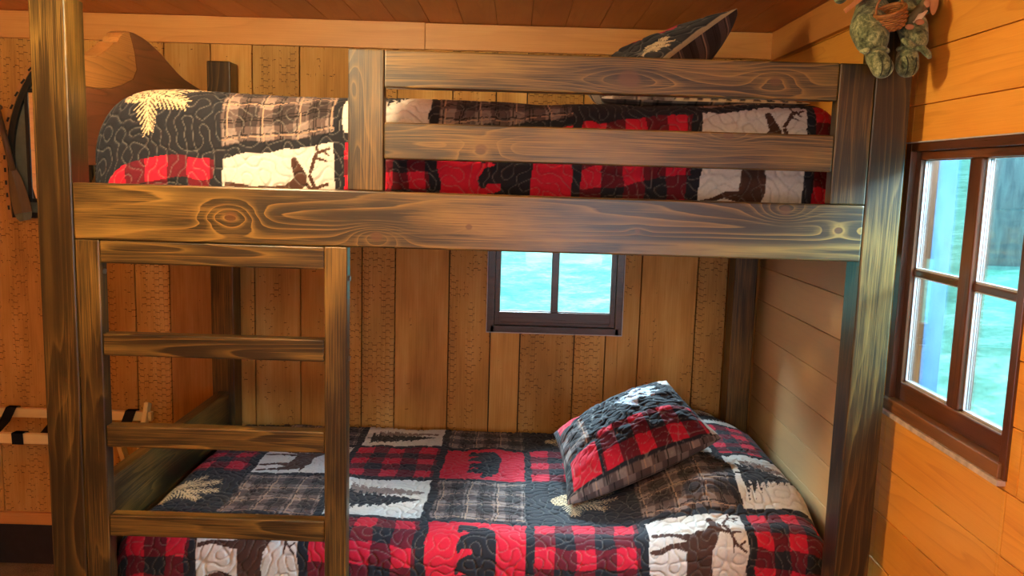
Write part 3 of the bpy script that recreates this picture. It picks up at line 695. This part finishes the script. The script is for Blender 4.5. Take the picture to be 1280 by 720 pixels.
def ztop_fn(name, X, Y, z0):
    if name == 'quilt':                                          # lower bunk: a pillow under the cloth at the right end
        s = np.clip((X-58)/14, 0, 1); s = s*s*(3-2*s); e = np.clip((X-76.5)/9, 0, 1)
        sy = np.clip((Y-11)/7, 0, 1); sy = sy*sy*(3-2*sy)
        return z0 + (4.7*s*(1-0.6*e*e))*(0.35+0.65*sy) + 0.25*np.sin(X*0.11)*0.3
    s = np.clip((X-60)/12, 0, 1); l = np.clip((22-X)/12, 0, 1)
    return z0 + 0.25*l + 0.5*s
ql = quilt('quilt', None, 3.15, 83.3, 7.3, 47.2, 2.2, 2.6, 2.6, 25.45, 15.2, [-1.0, 11.6, 24.0, 37.0, 49.4, 62.3, 74.2, 85.0], lambda X, Y: 48.2-Y)
tag(ql, 'black red and white patchwork lodge quilt spread over the lower bunk mattress', 'quilt')
qu = quilt('quilt_', None, 2.75, 80.0, 6.6, 47.2, 5.2, 2.5, 3.2, 73.7, 61.5, [2.9, 15.4, 28.1, 37.9, 52.8, 65.2, 76.9, 90], lambda X, Y: 37.6-Y+0.115*(X-18))
qu.name = 'quilt.001'
tag(qu, 'patchwork lodge quilt with rounded corner on the upper bunk behind the guard rail', 'quilt')
m1 = box('mattress', 4.6, 79.2, 9.2, 46.4, 15.3, 23.2, MATT, bev=1.6, loc=(42, 27, 15)); tag(m1, 'pale mattress on the lower bunk under the bear quilt', 'mattress')
m2 = box('mattress', 5.6, 78.6, 9.0, 46.0, 60.4, 70.9, MATT, bev=2.4, loc=(42, 27, 60)); tag(m2, 'pale mattress on the upper bunk under the quilt', 'mattress')

# ------------------------------------------------------------------ pillows
def pillow(label, A, B, C, D, thick, front, back, n=150, pinch=0.06, pu=0.17, lam=2.0, ft=0.55, bt=0.45, bp=1.0, side=1.0):
    """A,B,C,D: corners s0t0, s1t0, s1t1, s0t1 (world inches); front(s,t,u,v)->colours"""
    A, B, C, D = [np.array(q, float) for q in (A, B, C, D)]
    s, t = np.meshgrid(np.linspace(0, 1, n), np.linspace(0, 1, n), indexing='ij')
    ps = s+pinch*(0.5-s)*4*t*(1-t)*0.9; pt = t+pinch*(0.5-t)*4*s*(1-s)*0.9
    base = (1-ps)[..., None]*((1-pt)[..., None]*A+pt[..., None]*D) + ps[..., None]*((1-pt)[..., None]*B+pt[..., None]*C)
    nrm = np.cross(B-A, D-A); nrm /= np.linalg.norm(nrm); nrm *= side
    hh = (np.clip(1-np.abs(2*s-1)**2.2, 0, 1)**0.55)*(np.clip(1-np.abs(2*t-1)**2.2, 0, 1)**0.55)
    wu, wv = np.linalg.norm(B-A), np.linalg.norm(D-A)
    f = meander(n, n, wu/n, lam); h = np.minimum(np.abs(f)*1.7, 1)
    wr = smooth_noise(n, n, wu/n, 2.2)*0.10*hh**0.5
    Pf = base + nrm*((thick*ft*hh + pu*h*hh**0.3 + wr)[..., None]); Pb = base - nrm*((thick*bt*hh**bp)[..., None])
    cf = front(s, t, s*wu, t*wv); th = np.clip(1.2-np.abs(f)/(0.16), 0, 1)[..., None]; cf = cf*(1-.45*th)+C_THR*.45*th
    cb = back(s, t, s*wu, t*wv); loc = (base.mean((0, 1))[0], base.mean((0, 1))[1], min(q[2] for q in (A, B, C, D)))
    if side > 0: o = grid_mesh('pillow', Pf, cf, CLOTH, None, loc); bk = grid_mesh('pillow_back', Pb[::-1], cb[::-1], CLOTH, o)
    else: o = grid_mesh('pillow', Pf[::-1], cf[::-1], CLOTH, None, loc); bk = grid_mesh('pillow_back', Pb, cb, CLOTH, o)
    bk['label'] = 'smooth brown plaid underside'
    return tag(o, label, 'pillow')
def m_black(s): o = np.empty(s.shape+(3,)); o[...] = C_BLK; return o
def front_low(s, t, u, v):
    o = m_black(s)
    def put(m, c): o[m] = c if not callable(c) else c(u[m], v[m])
    put((t < .022), tartan)
    put((s > .26) & (s < .95) & (t > .045) & (t < .37), lambda a, b: buffalo(a-1.2, b-0.5, 2.5))
    put((s < .21) & (t > .35) & (t < .76), tartan)
    put((s > .05) & (s < .24) & (t > .045) & (t < .32), C_RED)
    put((s > .03) & (s < .21) & (t > .80) & (t < .97), C_RED)
    put((s > .26) & (s < .86) & (t > .88), lambda a, b: buffalo(a, b, 1.7))
    put((s > .90) & (t > .80), C_WHT); put((s > .955) & (t < .24) & (t > .03), C_WHT)
    m = (s > .38) & (s < .88) & (t > .44) & (t < .86); p = (s-.38)/.5; q = (t-.44)/.42
    o[m & pinecone(p, q, .012)] = lin(184, 190, 202)
    return o
back_low = lambda s, t, u, v: tartan(u*0.9, v*0.9)
pillow('quilted patchwork pillow with red buffalo check leaning on the lower bunk', (53.9, 16.0, 26.7), (74.3, 24.0, 33.2), (69.0, 36.0, 37.7), (52.9, 33.0, 30.3), 8.5, front_low, back_low, ft=.48, bp=.8)
def front_up(s, t, u, v):
    o = m_black(s)
    o[(t > .60) & (t < .88) & (s < .72)] = C_RED
    m = (s > .62) & (s < .97) & (t > .10) & (t < .48); o[m & pinecone((s-.62)/.35, (t-.10)/.38, .006)] = C_BEI
    o[(s > .982)] = C_BEI*0.75
    return o
pillow('dark quilted pillow with pink stripe propped up on the upper bunk above the guard rail', (54.5, 20.0, 76.4), (60.7, 10.5, 77.6), (72.9, 24.0, 87.2), (57.0, 34.0, 80.4), 7.5, front_up, back_low, ft=0.26, bt=0.72, bp=0.6)
def front_flat(s, t, u, v):
    o = tartan(u, v); o[(s > .35)] = C_BEI*0.9
    m = (s > .35) & (np.sin(u*4+np.sin(v*3))*np.sin(v*5) > .1); o[m] = C_BLK
    o[s < .06] = C_WHT
    return o
pillow('flat tan and plaid pillow lying on the upper bunk behind the guard rail', (55.5, 12.5, 74.9), (79.0, 13.0, 75.0), (79.0, 31, 75.2), (56.0, 31, 75.2), 2.4, front_flat, back_low, n=110)

# ------------------------------------------------------------------ luggage rack
rk = thing('luggage_rack', (-23, 42, 0), 'folding pale wood luggage rack with black webbing straps against the back wall', 'luggage rack')
XK0, XK1 = -38.5, -10.3
for y, z in ((36.2, 26.2), (47.6, 26.6)):
    bm = bmesh.new(); add_bar(bm, (XK0, y, z), (XK1, y, z), 0.9, 1.5, 0.12); bm_obj('rail', bm, RACKW, rk)
for x in (XK0+0.3, XK1-0.1):
    for dx, a, b in ((0, (36.0, 27.4), (48.8, 0.1)), (-0.85, (48.2, 28.6), (35.2, 0.1))):
        bm = bmesh.new(); add_bar(bm, (x+dx, a[0], a[1]), (x+dx, b[0], b[1]), 1.3, 0.75, 0.1, up=(1, 0, 0)); bm_obj('leg', bm, RACKW, rk)
for xx in (-33.4, -25.6, -14.4):
    P = []; w = 1.7
    ring = [(35.6, 25.4), (35.5, 27.1), (36.8, 27.1), (38.5, 25.6), (42, 24.6), (45.3, 25.8), (47.1, 27.5), (48.2, 27.5), (48.2, 25.8)]
    bm = bmesh.new(); pv = None
    for y, z in ring:
        cur = [bm.verts.new((xx, y, z)), bm.verts.new((xx+w, y, z))]
        if pv: bm.faces.new((pv[0], pv[1], cur[1], cur[0]))
        pv = cur
    bmesh.ops.solidify(bm, geom=bm.faces[:], thickness=0.08)
    bm_obj('strap', bm, BLACKW, rk)

# ------------------------------------------------------------------ canoe mirror with paddle
mr = thing('wall_mirror', (-24, 49.6, 57.2), 'canoe-shaped dark wall mirror with a paddle, half hidden behind the left post', 'mirror')
def arch(hw, z0, zt, n=28):
    pts = [(-24-hw*0.97, z0)]
    for k in range(n+1):
        t = k/n; z = z0+(zt-z0)*t; pts.append((-24-hw*(1-abs(t-0.33)**2.1/(0.67**2.1) if t > .33 else 1-0.05*((.33-t)/.33)**2), z))
    return pts
def ring_mesh(name, o_, i_, y0, y1, mat, parent):
    lo = o_ + [(-48-x, z) for x, z in o_[::-1]]; li = i_ + [(-48-x, z) for x, z in i_[::-1]]
    bm = bmesh.new(); n = len(lo); mk = lambda P, y: [bm.verts.new((x, y, z)) for x, z in P]
    a, b, c, d = mk(lo, y0), mk(li, y0), mk(lo, y1), mk(li, y1)
    for i in range(n):
        j = (i+1) % n
        bm.faces.new((a[i], a[j], b[j], b[i])); bm.faces.new((c[j], c[i], d[i], d[j])); bm.faces.new((a[j], a[i], c[i], c[j])); bm.faces.new((b[i], b[j], d[j], d[i]))
    bmesh.ops.remove_doubles(bm, verts=bm.verts[:], dist=1e-5); bmesh.ops.recalc_face_normals(bm, faces=bm.faces[:])
    return bm_obj(name, bm, mat, parent)
ring_mesh('frame', arch(7.9, 57.6, 84.5), arch(7.0, 58.4, 83.2), 48.3, 50.1, CANOED, mr)
ring_mesh('gunwale', arch(8.6, 57.2, 85.2), arch(7.95, 57.5, 84.6), 48.2, 50.1, CANOET, mr)
o_ = arch(7.2, 58.2, 83.4)[1:]; bm = bmesh.new(); rows = [[bm.verts.new((x, 48.9, z)), bm.verts.new((-48-x, 48.9, z))] for x, z in o_[:-1]]
for a, b in zip(rows, rows[1:]): bm.faces.new((a[0], a[1], b[1], b[0]))
bmesh.ops.recalc_face_normals(bm, faces=bm.faces[:]); bmesh.ops.solidify(bm, geom=bm.faces[:], thickness=-0.4); bm_obj('back_panel', bm, CANOEG, mr)
aa = arch(8.25, 57.6, 84.5)
for k in range(2, 28, 2):
    (xa, za), (xb, zb) = aa[k], aa[k+1]; bm = bmesh.new()
    add_bar(bm, (xa-0.02, 48.15, za+0.2), (xb-0.02, 48.15, zb-0.1), 0.12, 0.28, 0.02, up=(1, 0, 0)); bm_obj('lacing_slot', bm, CANOED, mr)
bm = bmesh.new()
for q in ((-29.0, -28.4, 60, 77.3), (-19.6, -19.0, 60, 77.3), (-28.4, -19.6, 60, 60.6), (-28.4, -19.6, 76.7, 77.3)): add_box(bm, q[0], q[1], 48.4, 48.95, q[2], q[3], 0.05)
inn = bm_obj('glass_frame', bm, CANOED, mr)
box('mirror_glass', -28.4, -19.6, 48.55, 48.8, 60.6, 76.7, MIRR, mr, bev=0)
def paddle(x0, z0, x1, z1, parent):
    bm = bmesh.new(); add_tube(bm, [(x0, 47.6, z0), (x0+(x1-x0)*.55, 47.6, z0+(z1-z0)*.55)], [.42, .48], 12)
    p = bm_obj('paddle', bm, PADW, parent, True)
    bm = bmesh.new(); add_ball(bm, (x0-.1, 47.6, z0+.3), (.85, .6, .55)); bm_obj('paddle_grip', bm, PADW, p, True)
    d = Vector((x1-x0, 0, z1-z0)); L_ = d.length; d.normalize(); s = Vector((d.z, 0, -d.x)); pr = [(.52, .5), (.60, .95), (.72, 1.3), (.86, 1.45), (.93, 1.4)]
    for nm, prof, mt in (('paddle_blade', pr, PADW), ('paddle_tip', [(.932, 1.4), (.975, 1.2), (1.0, .85)], CANOEG)):
        bm = bmesh.new(); lv = []
        for t, w in prof:
            c = Vector((x0, 47.6, z0))+d*L_*t
            lv.append([bm.verts.new(c+s*w*k+Vector((0, dy, 0))) for k, dy in ((-1, 0), (0, -.28), (1, 0), (0, .28))])
        for a, b in zip(lv, lv[1:]):
            for k in range(4): bm.faces.new((a[k], a[(k+1) % 4], b[(k+1) % 4], b[k]))
        bm.faces.new(lv[0]); bm.faces.new(lv[-1][::-1]); bmesh.ops.recalc_face_normals(bm, faces=bm.faces[:]); bm_obj(nm, bm, mt, p)
paddle(-32.6, 74.0, -29.2, 57.2, mr)
paddle(-15.4, 74.0, -18.8, 57.2, mr)

# ------------------------------------------------------------------ plush toy sitting on the right post
pt = thing('plush_toy', (81.5, 1.0, PZ), 'mottled green stuffed toy sitting on top of the right post with legs dangling', 'toy')
bm = bmesh.new()
def chain(pts): 
    for (p, r), (q, s) in zip(pts, pts[1:]):
        for k in range(7):
            t = k/6; add_ball(bm, tuple(np.array(p)*(1-t)+np.array(q)*t), r*(1-t)+s*t, 14)
chain([((80.0, 1.2, 83.3), 1.5), ((78.6, -1.6, 80.6), 1.65), ((78.7, -2.4, 79.6), 1.55), ((79.2, -2.5, 78.55), .78)])
chain([((79.2, -2.5, 78.55), .78), ((79.1, -2.7, 77.9), .95), ((79.6, -3.1, 76.9), 1.0)])
chain([((82.6, 1.2, 83.3), 1.4), ((82.7, -1.6, 80.8), 1.35), ((82.7, -2.3, 79.6), 1.2), ((82.1, -2.4, 78.7), .72)])
chain([((82.1, -2.4, 78.7), .72), ((82.0, -2.6, 77.9), 1.0), ((81.9, -3.0, 77.1), 1.05)])
chain([((79.8, .8, 86.0), 0.9), ((77.2, -.6, 84.6), .75), ((75.9, -1.4, 83.3), .62)])
chain([((83.2, .8, 86.0), 0.9), ((84.2, -.6, 84.2), .7), ((83.9, -1.2, 82.6), .6)])
for c, r in (((81.4, 1.6, 84.0), (2.2, 1.7, 2.0)), ((81.4, 1.7, 85.8), (1.9, 1.5, 1.4)), ((81.4, 1.4, 87.3), (1.45, 1.4, 1.2)), ((80.9, .2, 87.9), (.45, .4, .45)), ((81.9, .2, 87.9), (.45, .4, .45))): add_ball(bm, c, r)
body = bm_obj('body', bm, PLUSH, pt, True)
rm = body.modifiers.new('remesh', 'REMESH'); rm.mode = 'VOXEL'; rm.voxel_size = 0.16*IN; rm.use_smooth_shade = True
sm = body.modifiers.new('smooth', 'SMOOTH'); sm.factor = 0.5; sm.iterations = 6
bm = bmesh.new()
for foot, r in (((79.6, -3.1, 76.9), 1.0), ((81.9, -3.0, 77.1), 1.05)):
    for off in (-.38, .38):
        pts = []
        for k in range(9):
            a = math.radians(-60+k*17); rr = math.sqrt(max(0.01, r*r-off*off))*1.005
            pts.append((foot[0]+off*(1+.2*math.sin(a)), foot[1]-rr*math.cos(a), foot[2]-rr*math.sin(a)*-1*0.95))
        bm = bmesh.new(); add_tube(bm, pts, .045, 6); bm_obj('toe_seam', bm, SEAM, body, True)
bm = bmesh.new(); add_tube(bm, [(82.4, -3.2, 78.8), (82.9, -3.6, 78.6), (83.5, -3.5, 78.1), (83.7, -3.4, 77.8)], [.2, .34, .3, .16], 10); add_tube(bm, [(82.4, -3.2, 78.8), (81.5, -3.5, 79.1), (81.0, -3.4, 79.4)], [.2, .32, .16], 10)
add_tube(bm, [(82.1+.85*math.cos(a), -2.45+.85*math.sin(a), 78.7) for a in np.linspace(0, 6.28, 17)], .2, 8); bm_obj('ankle_tie', bm, PLUSH, pt, True)
bm = bmesh.new(); add_tube(bm, [(79.2+.92*math.cos(a), -2.55+.92*math.sin(a), 78.5+.1*math.sin(3*a)) for a in np.linspace(0, 6.28, 17)], .2, 8); add_tube(bm, [(78.5, -3.2, 78.6), (77.9, -3.2, 78.3), (77.5, -2.9, 78.3)], [.2, .3, .1], 8); bm_obj('ankle_tie', bm, PLUSH, pt, True)
bm = bmesh.new(); add_ball(bm, (81.4, 1.4, 84.2), (2.35, 1.95, 1.7)); bm_obj('vest', bm, VEST, pt, True)
# basket
bk = thing('wicker_basket', (80.3, -3.0, 80.6), 'tiny amber wicker basket held by the green stuffed toy', 'basket')
bm = bmesh.new(); ax = Vector((-.42, -.35, .84)).normalized(); s_ = ax.cross(Vector((0, 1, 0))).normalized(); u_ = s_.cross(ax); c0 = Vector((80.5, -2.6, 80.55))
for k in range(8):
    rr = .75+.55*math.sin(min(1, (k+1)/6)*math.pi/2); c = c0+ax*(.06+k*.2)
    add_tube(bm, [c+(s_*math.cos(a)+u_*math.sin(a))*(rr+.075*math.sin(a*10+math.pi*(k % 2))) for a in np.linspace(0, 2*math.pi, 81)], .10, 6, cap=False)
bm_obj('weave', bm, WICKER, bk, True)
bm = bmesh.new(); tmpc = c0+ax*.02; vs = [bm.verts.new(tmpc+(s_*math.cos(a)+u_*math.sin(a))*.95) for a in np.linspace(0, 2*math.pi, 24, endpoint=False)]; f = bm.faces.new(vs); bmesh.ops.solidify(bm, geom=[f], thickness=.12); bm_obj('base', bm, WICKER, bk)
bm = bmesh.new(); c = c0+ax*1.66; add_tube(bm, [c+(s_*math.cos(a)+u_*math.sin(a))*1.33 for a in np.linspace(0, 2*math.pi, 40)], .17, 8, cap=False); bm_obj('rim', bm, WICKER, bk, True)
bm = bmesh.new(); add_tube(bm, [c+s_*1.3*math.cos(a)+ax*1.5*math.sin(a) for a in np.linspace(0, math.pi, 20)], .1, 8); bm_obj('handle', bm, WICKER, bk, True)
# toy fish
fs = thing('toy_fish', (82.2, -2.9, 80.9), 'small stuffed fish with cream belly and salmon fins beside the wicker basket', 'toy fish')
bm = bmesh.new(); add_tube(bm, [(81.7, -2.7, 80.75), (82.0, -2.9, 81.2), (82.5, -3.0, 81.9), (83.0, -2.9, 82.6), (83.3, -2.7, 83.2)], [.18, .42, .5, .42, .2], 14); bm_obj('body', bm, TROUT, fs, True)
bm = bmesh.new(); add_tube(bm, [(82.0, -3.1, 80.95), (82.5, -3.3, 81.45), (83.1, -3.25, 82.0)], [.12, .3, .12], 10); bm_obj('belly', bm, TROUTB, fs, True)
for c, r in (((82.5, -3.4, 80.95), (.42, .16, .26)), ((81.75, -3.1, 80.55), (.42, .14, .26)), ((83.05, -3.3, 82.6), (.32, .16, .36))):
    bm = bmesh.new(); add_ball(bm, c, r, 14); bm_obj('fin', bm, TROUTF, fs, True)
# little paddle and rod
pd = thing('toy_paddle', (84.35, -1.6, 82.0), 'little flat wooden paddle standing behind the stuffed toy against the right wall', 'toy paddle')
bm = bmesh.new(); lv = []
for k in range(15):
    t = k/14; z = 81.9+3.2*t; w = .42*math.sqrt(max(0.02, 1-(2*t-1)**2)); lv.append([bm.verts.new((84.3+a*w, -1.9+b, z)) for a, b in ((-1, -.09), (1, -.09), (1, .09), (-1, .09))])
for a, b in zip(lv, lv[1:]):
    for k in range(4): bm.faces.new((a[k], a[(k+1) % 4], b[(k+1) % 4], b[k]))
bm.faces.new(lv[0][::-1]); bm.faces.new(lv[-1]); bm_obj('blade', bm, TOYWOOD, pd)
bm = bmesh.new(); add_tube(bm, [(84.3, -1.9, 85.0), (84.3, -1.9, 88.4)], .12, 8); bm_obj('shaft', bm, TOYWOOD, pd, True)
rd = thing('toy_rod', (76.2, -2.2, 82.0), 'thin tan wooden stick in the left hand of the green stuffed toy', 'stick')
bm = bmesh.new(); add_bar(bm, (76.15, -2.05, 81.95), (78.6, -1.9, 84.0), .16, .42, .03); bm_obj('shaft', bm, TOYWOOD, rd)

for o in S.objects:
    if '_l' in o: del o['_l']
